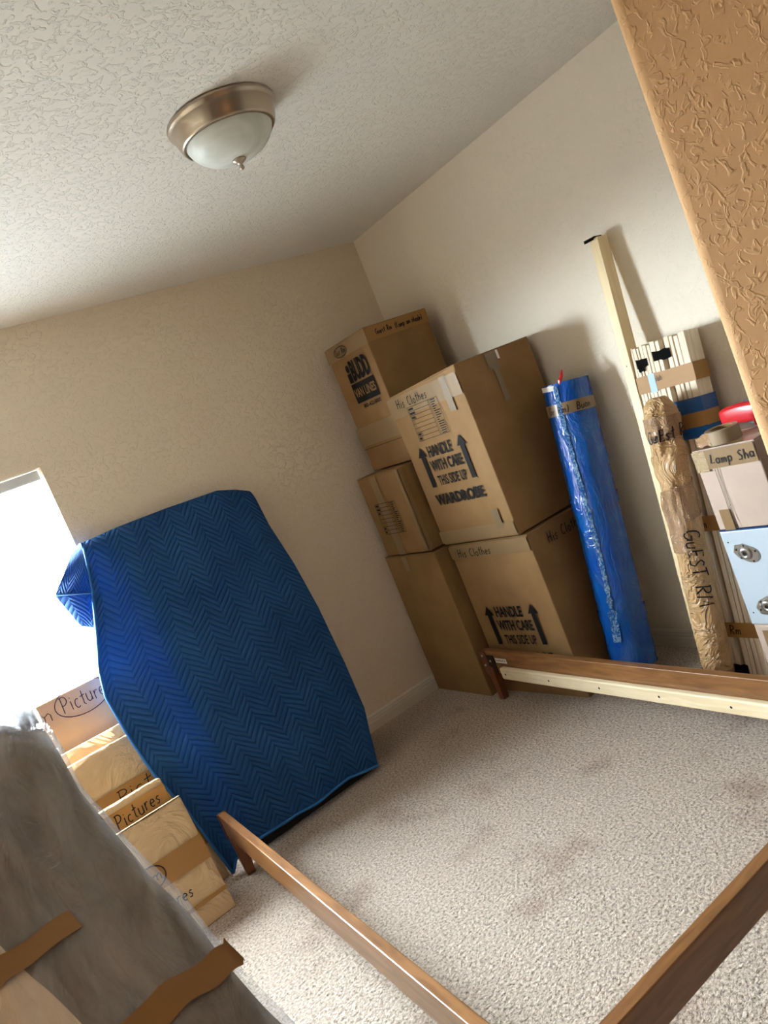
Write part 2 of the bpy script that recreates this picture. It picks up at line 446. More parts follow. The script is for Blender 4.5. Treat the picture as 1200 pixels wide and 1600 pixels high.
GL = {
 'G': (0.62, [arc(0.32, 0.5, 0.28, 0.5, 50, 330) , [(0.34, 0.42), (0.6, 0.42), (0.58, 0.1)]]),
 'u': (0.46, [[(0.05, 0.55)] + arc(0.22, 0.2, 0.17, 0.2, 180, 360) + [(0.39, 0.55), (0.40, 0.0)]]),
 'e': (0.44, [[(0.05, 0.28), (0.38, 0.32)] + arc(0.22, 0.28, 0.17, 0.27, 10, 310)]),
 's': (0.38, [[(0.32, 0.5), (0.16, 0.55), (0.06, 0.42), (0.28, 0.2), (0.2, 0.02), (0.03, 0.06)]]),
 'S': (0.5, [[(0.44, 0.9), (0.24, 1.0), (0.06, 0.8), (0.2, 0.56), (0.42, 0.36), (0.34, 0.05), (0.05, 0.06)]]),
 't': (0.36, [[(0.2, 0.95), (0.18, 0.1), (0.3, 0.0)], [(0.02, 0.6), (0.36, 0.66)]]),
 'R': (0.56, [[(0.08, 0.0), (0.1, 0.98)], [(0.02, 0.96)] + arc(0.2, 0.74, 0.26, 0.23, 90, -90) + [(0.12, 0.5), (0.5, 0.0)]]),
 'm': (0.6, [[(0.05, 0.0), (0.06, 0.55)], [(0.06, 0.4), (0.18, 0.54), (0.27, 0.4), (0.27, 0.02)], [(0.27, 0.4), (0.42, 0.54), (0.5, 0.4), (0.52, 0.0)]]),
 'M': (0.66, [[(0.04, 0.0), (0.12, 0.98), (0.32, 0.3), (0.5, 1.0), (0.6, 0.0)]]),
 'H': (0.56, [[(0.08, 0.0), (0.08, 1.0)], [(0.46, 0.0), (0.48, 1.0)], [(0.06, 0.48), (0.48, 0.54)]]),
 'i': (0.22, [[(0.1, 0.55), (0.12, 0.0)], [(0.1, 0.74), (0.12, 0.78), (0.13, 0.74)]]),
 'I': (0.26, [[(0.12, 1.0), (0.13, 0.0)]]),
 'C': (0.56, [arc(0.32, 0.5, 0.27, 0.5, 60, 310)]),
 'c': (0.4, [arc(0.23, 0.27, 0.18, 0.27, 55, 310)]),
 'l': (0.22, [[(0.1, 1.0), (0.11, 0.0)]]),
 'L': (0.5, [[(0.16, 1.0), (0.06, 0.08), (0.46, 0.1)]]),
 'o': (0.44, [arc(0.22, 0.27, 0.18, 0.27, 90, 450, 12)]),
 'h': (0.46, [[(0.07, 1.0), (0.07, 0.0)], [(0.07, 0.36), (0.22, 0.56), (0.36, 0.4), (0.38, 0.0)]]),
 'P': (0.52, [[(0.1, 0.0), (0.1, 1.0)], [(0.0, 0.96)] + arc(0.2, 0.72, 0.28, 0.27, 90, -90) + [(0.1, 0.45)]]),
 'p': (0.46, [[(0.07, 0.55), (0.07, -0.4)], arc(0.22, 0.28, 0.16, 0.26, 150, -160)]),
 'r': (0.34, [[(0.07, 0.55), (0.08, 0.0)], [(0.08, 0.36), (0.2, 0.54), (0.32, 0.5)]]),
 'a': (0.46, [arc(0.2, 0.27, 0.16, 0.26, 30, 330), [(0.38, 0.54), (0.37, 0.1), (0.44, 0.0)]]),
 'B': (0.54, [[(0.08, 0.0), (0.09, 1.0)], [(0.02, 0.97)] + arc(0.16, 0.75, 0.26, 0.24, 90, -90) + arc(0.16, 0.25, 0.3, 0.26, 90, -90) + [(0.04, 0.0)]]),
 'n': (0.46, [[(0.06, 0.55), (0.07, 0.0)], [(0.07, 0.36), (0.22, 0.55), (0.36, 0.42), (0.38, 0.0)]]),
 'd': (0.46, [arc(0.2, 0.27, 0.16, 0.27, 20, 340), [(0.38, 1.0), (0.38, 0.0)]]),
 'D': (0.58, [[(0.1, 0.0), (0.1, 0.95)], [(0.0, 0.95)] + arc(0.18, 0.48, 0.36, 0.46, 88, -88) + [(0.02, 0.02)]]),
 'E': (0.5, [[(0.44, 0.95), (0.08, 1.0), (0.08, 0.0), (0.46, 0.04)], [(0.08, 0.5), (0.36, 0.54)]]),
 'U': (0.52, [[(0.06, 1.0)] + arc(0.25, 0.25, 0.19, 0.25, 180, 360) + [(0.44, 1.0)]]),
 'T': (0.5, [[(0.24, 1.0), (0.25, 0.0)], [(0.0, 0.92), (0.5, 1.0)]]),
 '(': (0.26, [arc(0.3, 0.45, 0.24, 0.62, 120, 240)]),
 ')': (0.26, [arc(-0.04, 0.45, 0.24, 0.62, 60, -60)]),
 ' ': (0.4, []),
}
def strokes(text):
    x = 0; out = []
    rnd = random.Random(sum(map(ord, text)))
    for ch in text:
        w, ss = GL[ch]
        dy = rnd.uniform(-0.05, 0.05); sc = rnd.uniform(0.92, 1.06)
        for s in ss: out.append([(x + a * sc + 0.1 * b, dy + b * sc) for a, b in s])
        x += w * sc + 0.09
    return out, x

def write(parent, text, fn, u0, v0, w, h, pen=0.003, mat='marker', circle=False, drop=0.0, extra=None):
    words = text.split(' ')
    if len(words) > 1:
        tw = strokes(text)[1]; x = 0.0; out = None
        for wd in words:
            if not wd:
                x += 0.49; continue
            wl_ = strokes(wd)[1]
            if circle and wd == words[0]:
                out = write(parent, wd, fn, u0 + x / tw * w, v0 + drop * x / tw * w, wl_ / tw * w, h, pen, mat, False, drop, [[(u0 + w * 0.5 + w * 0.62 * math.cos(q), v0 + h * 0.45 + h * math.sin(q)) for q in [i * 2 * math.pi / 28 for i in range(29)]]])
            else:
                out = write(parent, wd, fn, u0 + x / tw * w, v0 + drop * x / tw * w, wl_ / tw * w, h, pen, mat, False, drop)
            x += wl_ + 0.49
        return out
    ss, tw = strokes(text)
    k = w / tw
    ss = [[(u0 + a * k, v0 + b * h + drop * a * k) for a, b in s] for s in ss]
    if circle:
        ss.append([(u0 + w * 0.5 + w * 0.62 * math.cos(t) , v0 + h * 0.45 + drop * w * (0.5 + 0.62 * math.cos(t)) + h * 1.0 * math.sin(t)) for t in [i * 2 * math.pi / 28 for i in range(29)]])
    if extra: ss += extra
    return draw(parent, ss, fn, pen, mat)

def draw(parent, ss, fn, pen=0.003, mat='marker', name='handwritten_text'):
    bm = bmesh.new()
    for s in ss:
        prev = None
        for i, q in enumerate(s):
            a = s[max(i - 1, 0)]; b = s[min(i + 1, len(s) - 1)]
            d = Vector((b[0] - a[0], b[1] - a[1]))
            if d.length < 1e-9: d = Vector((1, 0))
            d.normalize(); nn = Vector((-d.y, d.x)) * pen * 0.5
            pr = (bm.verts.new(fn(q[0] + nn.x, q[1] + nn.y)), bm.verts.new(fn(q[0] - nn.x, q[1] - nn.y)))
            if prev: bm.faces.new((prev[0], prev[1], pr[1], pr[0]))
            prev = pr
    return obj(name, bm, M[mat], parent)

def strip(parent, fn, u0, v0, u1, v1, mat, name='tape_strip', nu=10, nv=2, ragged=0.0):
    def g(a, b):
        u = u0 + (u1 - u0) * a
        return fn(u, v0 + (v1 - v0) * b + (random.uniform(-ragged, ragged)))
    return obj(name, grid(g, nu, nv), M[mat], parent)

# ------------------------------------------------------------------ the room
H = 2.44; XL, YF = -4.3, -3.0; PX, PXL, YB = -1.79, -3.02, -5.0     # PX: right face of the entry passage
bm = boxm(XL - 0.12, 0.12, YB - 0.12, 0.14, -0.1, 0.0)
struct(obj('floor', bm, M['carpet']))
bm = boxm(XL - 0.12, 0.12, YB - 0.12, 0.14, H, H + 0.1)
struct(obj('ceiling', bm, M['ceiling']))
bm = bmesh.new()                      # window wall with its opening
add_box(bm, XL, WX0, 0, 0.14, 0, H); add_box(bm, WX1, 0.12, 0, 0.14, 0, H)
add_box(bm, WX0, WX1, 0, 0.14, 0, WZ0); add_box(bm, WX0, WX1, 0, 0.14, WZ1, H)
bmesh.ops.remove_doubles(bm, verts=bm.verts[:], dist=1e-5)
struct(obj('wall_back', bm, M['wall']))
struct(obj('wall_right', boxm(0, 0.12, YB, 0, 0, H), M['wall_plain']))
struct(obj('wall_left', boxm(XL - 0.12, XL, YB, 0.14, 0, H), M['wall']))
bm = bmesh.new()                      # near wall right of the passage, with a rounded corner
R = 0.022
pts = [(PX + 0.12, YF)] + [(PX + R - R * math.sin(t), YF - R + R * math.cos(t)) for t in [i * math.pi / 2 / 8 for i in range(9)]] + [(PX, YB), (PX + 0.12, YB)]
lo = [bm.verts.new((x, y, 0)) for x, y in pts]; hi = [bm.verts.new((x, y, H)) for x, y in pts]
for i in range(len(pts)):
    j = (i + 1) % len(pts); bm.faces.new((lo[i], lo[j], hi[j], hi[i]))
bm.faces.new(lo); bm.faces.new(hi)
bmesh.ops.recalc_face_normals(bm, faces=bm.faces[:])
wf = struct(obj('wall_entry', bm, M['entry']))
for pl in wf.data.polygons:
    pl.use_smooth = pl.area < 0.3
struct(obj('wall_front', boxm(XL, PXL, YB, YF, 0, H), M['dark_wall']))
struct(obj('wall_hall', boxm(XL - 0.12, 0.12, YB - 0.12, YB, 0, H), M['dark_wall']))

def baseboard(name, a, b, nrm):
    a, b, nrm = Vector(a), Vector(b), Vector(nrm)
    prof = [(0.0, 0.0), (0.014, 0.0), (0.014, 0.045), (0.0115, 0.049), (0.0115, 0.060), (0.009, 0.064), (0.009, 0.073), (0.004, 0.082), (0.0, 0.083)]
    bm = bmesh.new()
    L = [bm.verts.new(a + nrm * t + Vector((0, 0, z))) for t, z in prof]
    Q = [bm.verts.new(b + nrm * t + Vector((0, 0, z))) for t, z in prof]
    for i in range(len(prof) - 1): bm.faces.new((L[i], L[i + 1], Q[i + 1], Q[i]))
    bm.faces.new(L); bm.faces.new(Q)
    bmesh.ops.recalc_face_normals(bm, faces=bm.faces[:])
    return struct(obj(name, bm, M['trim']))
baseboard('baseboard_back', (XL, 0, 0), (0, 0, 0), (0, -1, 0))
baseboard('baseboard_right', (0, 0, 0), (0, YF, 0), (-1, 0, 0))
baseboard('baseboard_left', (XL, YF, 0), (XL, 0, 0), (1, 0, 0))

# window
win = struct(bpy.data.objects.new('window_1', None)); col.objects.link(win)
win.location = (WX0, 0.09, WZ0)
ww, wh = WX1 - WX0, WZ1 - WZ0
bm = bmesh.new()
for a in ((0, 0.03, 0, wh), (ww - 0.03, ww, 0, wh), (0.03, ww - 0.03, 0, 0.035), (0.03, ww - 0.03, wh - 0.03, wh)):
    add_box(bm, a[0], a[1], 0, 0.05, a[2], a[3])
obj('window_frame', bm, M['vinyl'], win)
mr = 1.162 - WZ0
obj('meeting_rail', boxm(0.03, ww - 0.03, 0.012, 0.034, mr - 0.016, mr + 0.016, 0.004), M['vinyl'], win)
lk = bmesh.new(); add_box(lk, ww - 0.14, ww - 0.10, 0.0, 0.014, mr - 0.006, mr + 0.02); obj('window_latch', lk, M['vinyl'], win)
obj('glass', boxm(0.03, ww - 0.03, 0.022, 0.026, 0.035, wh - 0.03), M['glass'], win)
obj('blind_headrail', boxm(0.012, ww - 0.012, -0.075, -0.03, wh - 0.05, wh - 0.006, 0.004), M['headrail'], win)

# ------------------------------------------------------------------ ceiling light
t = thing('ceiling_light', 'round brushed nickel ceiling light with frosted glass bowl', 'ceiling light', (-1.45, -1.58, H))
obj('metal_pan', lathe([(0, 0), (0.160, 0), (0.163, -0.006), (0.161, -0.014), (0.155, -0.018), (0.155, -0.022), (0.152, -0.030), (0.146, -0.050), (0.142, -0.056), (0.1415, -0.060), (0.138, -0.065), (0.132, -0.067), (0.126, -0.064), (0.126, -0.05)], 96), M['nickel'], t, True)
obj('glass_bowl', lathe([(0.129, -0.058), (0.128, -0.066), (0.122, -0.080), (0.110, -0.096), (0.092, -0.110), (0.068, -0.121), (0.040, -0.128), (0.012, -0.1305), (0, -0.131)], 96), M['dome'], t, True)
obj('finial', lathe([(0, -0.128), (0.019, -0.1285), (0.021, -0.131), (0.019, -0.135), (0.011, -0.140), (0.006, -0.143), (0.005, -0.147), (0.0075, -0.151), (0.0075, -0.155), (0.004, -0.159), (0, -0.1605)], 32), M['nickel'], t, True)

# ------------------------------------------------------------------ cardboard cartons
def carton(label, loc, W, D, Hh, rz=0.0, mat='card', group='moving cartons stacked along the right wall', name='cardboard_box', sag=0.0, gap=0.004):
    """local frame: x runs back from the front face, -y runs left to right along it, z up"""
    t = thing(name, label, 'box', loc, (0, 0, rz), group)
    fh = Hh - 0.004
    bm = bmesh.new()
    def zt(x, y): return fh - sag * (1 + y / W) * (1 - x / D)
    bm2 = boxm(0, D, -W, 0, 0, fh, 0.004, 2)
    bmesh.ops.subdivide_edges(bm2, edges=[e for e in bm2.edges if e.calc_length() > 0.1], cuts=6, use_grid_fill=True)
    for v in bm2.verts:
        k = v.co.z / fh
        v.co.z -= k * sag * (1 + v.co.y / W) * (1 - v.co.x / D)
        s = math.sin(math.pi * min(max(-v.co.y / W, 0), 1)) * math.sin(math.pi * min(max(k, 0), 1))
        s2 = math.sin(math.pi * min(max(v.co.x / D, 0), 1)) * math.sin(math.pi * min(max(k, 0), 1))
        q = noise.noise(v.co * 4 + Vector(loc) * 7) * 0.004
        if v.co.x < 0.002: v.co.x -= s * 0.005 + q * s
        if v.co.y < -W + 0.002: v.co.y -= s2 * 0.004 + q * s2
    obj('body', bm2, M[mat], t)
    for a, b in ((0.001, D / 2 - gap / 2), (D / 2 + gap / 2, D - 0.001)):
        fb = boxm(a, b, -W + 0.001, -0.001, fh, Hh)
        for v in fb.verts:
            v.co.z -= sag * (1 + v.co.y / W) * (1 - v.co.x / D)
        obj('flap', fb, M[mat], t)
    front = lambda eps=0.0075: plane_fn((0, 0, 0), (0, -1, 0), (0, 0, 1), (-1, 0, 0), eps)
    side = lambda eps=0.006: plane_fn((0, -W, 0), (1, 0, 0), (0, 0, 1), (0, -1, 0), eps)
    return t, front, side

def arrow(par, fn, u, v0, v1, w):
    hw = w * 1.15
    hv = v1 - w * 1.7
    print_poly(par, [rect(u - w / 2, v0, u + w / 2, hv), [(u - hw, hv), (u + hw, hv), (u, v1)]], fn, 'ink', 'printed_arrow')

def form(par, fn, u0, v0, w, h, mat='ink', rows=8):
    """the printed room checklist on a carton"""
    polys = []
    t = 0.0022
    fw = w * 0.70
    for k in range(rows + 1):
        v = v0 + h * k / rows
        polys.append(rect(u0, v - t / 2, u0 + fw, v + t / 2))
    for u in (u0, u0 + fw, u0 + w * 0.74, u0 + w): polys.append(rect(u - t / 2, v0, u + t / 2, v0 + h))
    polys += [rect(u0 + fw, v0 - t / 2, u0 + w, v0 + t / 2), rect(u0 + fw, v0 + h - t / 2, u0 + w, v0 + h + t / 2)]
    rnd = random.Random(5)
    k = 16
    for i in range(k):
        v = v0 + h * (i + 0.3) / k
        polys.append(rect(u0 + w * 0.78, v, u0 + w * (0.84 + 0.14 * rnd.random()), v + h / k * 0.45))
    for i in (0, 1, 5, 6, 7):
        v = v0 + h * (i + 0.25) / rows
        polys.append(rect(u0 + w * 0.02, v, u0 + w * (0.10 + 0.1 * rnd.random()), v + h / rows * 0.5))
    print_poly(par, polys, fn, mat, 'printed_form')

def wardrobe_print(par, fn, W, dz):
    arrow(par, fn, 0.108, dz, dz + 0.20, 0.028)
    arrow(par, fn, 0.402, dz + 0.002, dz + 0.204, 0.028)
    print_text(par, 'HANDLE', fn, 0.156, dz + 0.142, 0.178, 0.054, 0.030)
    print_text(par, 'WITH CARE', fn, 0.140, dz + 0.072, 0.232, 0.054, 0.030)
    print_text(par, 'THIS SIDE UP', fn, 0.154, dz + 0.002, 0.205, 0.048, 0.020)
    print_text(par, 'WARDROBE', fn, 0.082, dz - 0.092, 0.345, 0.054, 0.040)

# far stack in the corner
G = 'moving cartons stacked along the right wall'
b, fr, sd = carton('tall plain brown carton at the bottom of the corner stack, behind the bed rail end', (-0.60, -0.022, 0), 0.46, 0.56, 0.785)
strip(b, fr(0.008), 0.17, 0.70, 0.21, 0.781, 'tape_tan')
strip(b, fr(0.008), 0.30, 0.742, 0.455, 0.764, 'card', 'paper_patch')
b, fr, sd = carton('small brown carton with printed checklist turned on its side, middle of the corner stack', (-0.605, -0.070, 0.795), 0.40, 0.50, 0.435)
strip(b, fr(0.008), 0.13, 0.0, 0.19, 0.43, 'tape_tan')
form(b, fr(0.0092), 0.085, 0.12, 0.19, 0.165)
strip(b, fr(0.008), 0.375, 0.01, 0.398, 0.43, 'tape_tan')
strip(b, sd(0.006), 0.0, 0.01, 0.018, 0.43, 'tape_tan')
strip(b, sd(0.006), 0.12, 0.34, 0.14, 0.40, 'white', 'paper_scrap')
b, fr, sd = carton('brown carton with a black van company logo, on top of the corner stack', (-0.50, -0.095, 1.238), 0.385, 0.40, 0.672)
strip(b, fr(0.008), 0.0, 0.595, 0.40, 0.668, 'tape_tan')
strip(b, fr(0.008), 0.0, 0.135, 0.40, 0.235, 'tape_tan')
strip(b, fr(0.008), 0.0, 0.118, 0.40, 0.121, 'dark_gap', 'seam', 6, 1)
write(b, 'Gst Rm', fr(0.0095), 0.095, 0.615, 0.10, 0.026, 0.004, circle=True)
# logo: heavy stretched letters over a dark block with light letters, number below
F = fr(0.0082); F2 = fr(0.0095)
print_poly(b, [arc(0.142, 0.533, 0.016, 0.020, 0, 360, 14)[:-1], rect(0.122, 0.460, 0.158, 0.508)], F, 'ink', 'printed_emblem')
print_text(b, 'BUDD', F, 0.166, 0.460, 0.168, 0.106, 0.045)
print_poly(b, [[(0.118, 0.352), (0.336, 0.352), (0.336, 0.452), (0.118, 0.452)]], F, 'ink', 'printed_block')
print_text(b, 'VAN LINES', F2, 0.126, 0.380, 0.200, 0.046, 0.02, 'card', 'printed_text')
print_text(b, '800-422-8000', F, 0.160, 0.320, 0.165, 0.020, 0.015)
strip(b, sd(0.006), 0.0, 0.60, 0.40, 0.668, 'tape_brown')
write(b, 'Guest Rm  (Lamp an shade)', sd(0.0075), 0.06, 0.622, 0.30, 0.026, 0.004)

# wardrobe cartons
b, fr, sd = carton('large wardrobe carton standing on the floor behind the bed rail, closed top taped', (-0.533, -0.520, 0), 0.535, 0.50, 0.785, 0.05)
strip(b, fr(0.008), 0.0, 0.715, 0.533, 0.780, 'tape_tan')
write(b, 'His Clothes', fr(0.0095), 0.055, 0.722, 0.235, 0.040, 0.0045)
write(b, 'His Clothes', sd(0.0075), 0.10, 0.700, 0.26, 0.046, 0.0045)
wardrobe_print(b, fr(0.0092), 0.53, 0.262)
b, fr, sd = carton('large wardrobe carton with checklist on the bright side, stacked on another wardrobe carton', (-0.535, -0.500, 0.792), 0.528, 0.475, 0.782, 0.028, sag=0.022)
strip(b, fr(0.008), 0.0, 0.655, 0.528, 0.752, 'tape_tan', nu=14)
strip(b, fr(0.0088), 0.415, 0.60, 0.455, 0.755, 'tape_grey')
strip(b, fr(0.008), 0.0, 0.010, 0.528, 0.070, 'tape_tan', nu=14)
strip(b, fr(0.0088), 0.42, 0.045, 0.462, 0.135, 'tape_grey')
strip(b, sd(0.006), 0.18, 0.70, 0.245, 0.776, 'tape_grey')
strip(b, sd(0.0068), 0.248, 0.735, 0.262, 0.775, 'white', 'paper_scrap')
strip(b, sd(0.006), 0.205, 0.55, 0.235, 0.72, 'tape_grey')
write(b, 'His Clothes', fr(0.0095), 0.065, 0.695, 0.24, 0.042, 0.0045)
form(b, fr(0.0092), 0.135, 0.520, 0.225, 0.165)
wardrobe_print(b, fr(0.0092), 0.53, 0.292)

# ------------------------------------------------------------------ standing rolls
def frame_from_axis(base, top, face=(-1, -1, 0)):
    base, top = Vector(base), Vector(top)
    z = (top - base).normalized()
    face = Vector(face)
    x = (face - z * z.dot(face)).normalized()   # faces into the room
    y = z.cross(x)
    mm = Matrix.Identity(4)
    for i in range(3):
        mm[i][0] = x[i]; mm[i][1] = y[i]; mm[i][2] = z[i]; mm[i][3] = base[i]
    return mm, (top - base).length

def cyl_fn(rf, eps):
    """u runs left to right round the front of the roll (metres), v up"""
    def f(u, v):
        r = rf(v) + eps
        a = u / rf(v)
        return Vector((r * math.cos(a), r * math.sin(a), v))
    return f

mm, L = frame_from_axis((-0.300, -1.168, 0.012), (-0.118, -1.200, 1.325))
t = thing('wrapped_rug_roll', 'tall roll wrapped in shiny blue plastic leaning on the wall beside the wardrobe cartons', 'rug roll')
t.matrix_world = mm
Rb = 0.101
def rb(v): return Rb
def body(a, b):
    an = 2 * math.pi * a; v = b * L
    r = Rb * (0.99 + 0.02 * noise.noise(Vector((math.cos(an) * 2, math.sin(an) * 2, v * 5))) + 0.012 * noise.noise(Vector((math.cos(an) * 5, math.sin(an) * 5, v * 14 + an * 2))))
    return (r * math.cos(an), r * math.sin(an), v)
obj('plastic_sleeve', grid(body, 64, 150, True), M['blue_film'], t, True)
obj('rolled_end', lathe([(0, L - 0.02), (0.03, L - 0.02), (0.03, L - 0.006), (0.06, L - 0.004), (0.06, L - 0.012), (0.092, L - 0.002), (0.097, L - 0.004), (0.099, L - 0.02)], 48), M['navy'], t)
obj('bottom_end', lathe([(0, 0.0), (0.098, 0.0), (0.0985, 0.01)], 48), M['navy'], t)
obj('backing_edge', grid(lambda a, b: cyl_fn(rb, 0.0015)(-0.155 + 0.10 * a, L - 0.022 + 0.021 * b - 0.006 * a), 14, 1), M['white'], t)
def wrapband(name, v0, v1, eps, mat, full=True, u0=None, u1=None, tilt=0.0, par=None, rf=rb):
    if full: u0, u1 = -math.pi * rf((v0 + v1) / 2), math.pi * rf((v0 + v1) / 2)
    return obj(name, grid(lambda a, b: cyl_fn(rf, eps)(u0 + (u1 - u0) * a, v0 + (v1 - v0) * b + tilt * a), 48 if full else 12, 3), M[mat], par or t, True)
wrapband('tape_band', L - 0.135, L - 0.085, 0.0030, 'tape_grey')
wrapband('tape_band', 0.004, 0.060, 0.0030, 'tape_grey')
wrapband('tape_band', L * 0.585, L * 0.585 + 0.045, 0.0028, 'blue_film')
wrapband('tape_band', L * 0.20, L * 0.20 + 0.05, 0.0028, 'blue_film')
write(t, 'Gr Rm)  Buon', cyl_fn(rb, 0.0042), -0.115, L - 0.126, 0.20, 0.030, 0.004)
write(t, 'GUEST RM', cyl_fn(rb, 0.0042), -0.10, 0.016, 0.19, 0.030, 0.005)
rs = random.Random(3)
def seam(a, b):
    v = L * (0.14 + 0.85 * b)
    w = 0.010 + 0.006 * noise.noise(Vector((b * 40, 1, 2))) + (0.008 if b < 0.12 else 0)
    off = -0.052 + 0.010 * math.sin(b * 5) + 0.012 * b
    return cyl_fn(rb, 0.003 + 0.003 * abs(noise.noise(Vector((b * 70, a * 3, 0)))))(off + (a - 0.5) * 2 * w, v)
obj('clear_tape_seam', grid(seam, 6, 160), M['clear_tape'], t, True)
bm = bmesh.new()
tube(bm, [(0.088, -0.03, L - 0.02), (0.092, -0.024, L + 0.006), (0.075, -0.012, L + 0.026), (0.072, -0.004, L + 0.050)], [0.004, 0.009, 0.008, 0.003], 8)
obj('red_tie', bm, M['red'], t)

# brown paper roll
mm, L2 = frame_from_axis((-0.375, -1.640, 0.0), (-0.235, -1.700, 1.165))
t2 = thing('paper_wrapped_roll', 'narrow roll wrapped in crumpled brown paper and tape, leaning on the slat bundle', 'wrapped roll')
t2.matrix_world = mm
def r_at(v):
    k = v / L2
    base = 0.057
    if k < 0.12: base *= 0.62 + 0.38 * (k / 0.12) ** 0.8
    if k > 0.93: base *= max(0.5, 1 - ((k - 0.93) / 0.07) ** 3 * 0.5)
    return base
def body2(a, b):
    an = 2 * math.pi * a; v = b * L2
    c = Vector((math.cos(an), math.sin(an), 0))
    amp = 0.06 + 0.16 * max(0.0, min(1.0, (b - 0.5) / 0.15))
    q = noise.noise(Vector((c.x * 2.2, c.y * 2.2, v * 9))) + 0.6 * abs(noise.noise(Vector((c.x * 4, c.y * 4, v * 20 + an))))
    r = r_at(v) * (1 + amp * q)
    return (r * math.cos(an), r * math.sin(an), v)
bm = grid(body2, 72, 170, True)
bm.faces.new([v for v in bm.verts if v.co.z < 1e-6])
bm.faces.new([v for v in bm.verts if v.co.z > L2 - 1e-6])
obj('paper_wrapping', bm, M['paper_roll'], t2, True)
def b2(a0, a1, v0, v1, mat, name='tape_band', eps=0.004, tilt=0.0):
    def g(a, b):
        v = v0 + (v1 - v0) * b + tilt * (a - 0.5)
        x, y, z = body2((a0 + (a1 - a0) * a) % 1.0, min(max(v / L2, 0), 1))
        k = 1 + eps / math.hypot(x, y)
        return (x * k, y * k, z)
    return obj(name, grid(g, 60, 14), M[mat], t2, True)
M['tape_clear_brown'], *_ = film('glossy_tape_on_paper', srgb(158, 126, 94), 0.1, 26, 0.006)
b2(-0.5, 0.5, L2 * 0.87, L2 * 0.94, 'tape_clear_brown')
b2(-0.5, 0.5, L2 * 0.60, L2 * 0.715, 'tape_clear_brown', tilt=0.06)
b2(-0.30, -0.02, L2 * 0.50, L2 * 0.69, 'tape_clear_brown', eps=0.0055)
b2(-0.5, 0.5, L2 * 0.055, L2 * 0.10, 'tape_clear_brown')
def roll_write(eps):
    def f(u, v):
        x, y, z = body2((u / (2 * math.pi * 0.057)) % 1.0, v / L2)
        k = 1 + eps / math.hypot(x, y)
        return Vector((x * k, y * k, z))
    return f
write(t2, 'GuEst Rm', roll_write(0.012), -0.070, L2 * 0.862, 0.150, 0.045, 0.005, drop=0.06)
fw = roll_write(0.006)
write(t2, 'GuEST RM', lambda u, v: fw(v - 0.022, L2 * 0.60 - u), 0.03, 0.0, 0.30, 0.050, 0.0055)

# ------------------------------------------------------------------ lumber post
def leaning(base, top, yaw_dir=(-1, 0, 0)):
    base, top = Vector(base), Vector(top)
    z = (top - base).normalized(); f = Vector(yaw_dir)
    x = -(f - z * z.dot(f)).normalized()      # +x points back to the wall
    y = z.cross(x)
    mm = Matrix.Identity(4)
    for i in range(3):
        mm[i][0] = x[i]; mm[i][1] = y[i]; mm[i][2] = z[i]; mm[i][3] = base[i]
    return mm, (top - base).length
mm, L3 = leaning((-0.25, -1.472, 0.0), (-0.075, -1.530, 1.812), (-1, 0.1, 0))
t = thing('timber_post', 'long pale pine post with a black end bracket, leaning against the right wall', 'post')
t.matrix_world = mm
obj('timber', boxm(0, 0.055, -0.043, 0.0, 0.0, L3, 0.002), M['pine_up'], t)
bm = bmesh.new(); add_box(bm, -0.010, 0.030, -0.038, 0.020, L3, L3 + 0.004); add_box(bm, -0.010, -0.007, -0.030, 0.020, L3 - 0.008, L3)
obj('end_bracket', bm, M['black'], t)
for zz in (1.31, 0.45):
    bm = bmesh.new()
    bm.faces.new([bm.verts.new((-0.0006, -0.022 + 0.003 * math.cos(i * math.pi / 6), zz + 0.003 * math.sin(i * math.pi / 6))) for i in range(12)])
    obj('screw_hole', bm, M['dark_gap'], t)

# ------------------------------------------------------------------ bundle of slats
mm, L4 = leaning((-0.285, -1.538, 0.0), (-0.112, -1.560, 1.362), (-1, 0.0, 0))
t = thing('slat_bundle', 'bundle of pale wooden bed slats taped together, leaning on the wall behind the brown roll', 'slat bundle')
t.matrix_world = mm
# local +x to the wall, -y left to right along the front
ws = [0.012, 0.015, 0.010, 0.014, 0.016, 0.013, 0.022, 0.016, 0.016, 0.020, 0.014, 0.018, 0.028]
rc = [0.002, 0, 0.001, 0.002, 0, 0.001, 0, 0.001, 0.026, 0.002, 0.0, 0.001, 0]
y = 0.0; SW = sum(ws) + 0.0025 * len(ws)
for k, (w, q) in enumerate(zip(ws, rc)):
    gp = 0.0025 if k not in (7, 9, 10) else 0.0045
    obj('slat', boxm(q, 0.088, -y - w, -y, 0.002 * (k % 3), L4 - 0.004 * ((k * 7) % 3), 0.0012, 1), M['slat'], t)
    y += w + gp
SW = y
ff = plane_fn((0, 0, 0), (0, -1, 0), (0, 0, 1), (-1, 0, 0), 0.0022)
fs = plane_fn((0, -SW + 0.002, 0), (1, 0, 0), (0, 0, 1), (0, -1, 0), 0.0015)
strip(t, ff, 0.018, L4 - 0.085, 0.070, L4 - 0.052, 'black', 'black_tape', 8, 2, 0.003)
strip(t, ff, 0.022, L4 - 0.100, 0.052, L4 - 0.080, 'black', 'black_tape', 6, 2, 0.003)
strip(t, ff, 0.098, L4 - 0.078, 0.178, L4 - 0.040, 'black', 'black_tape', 8, 2, 0.003)
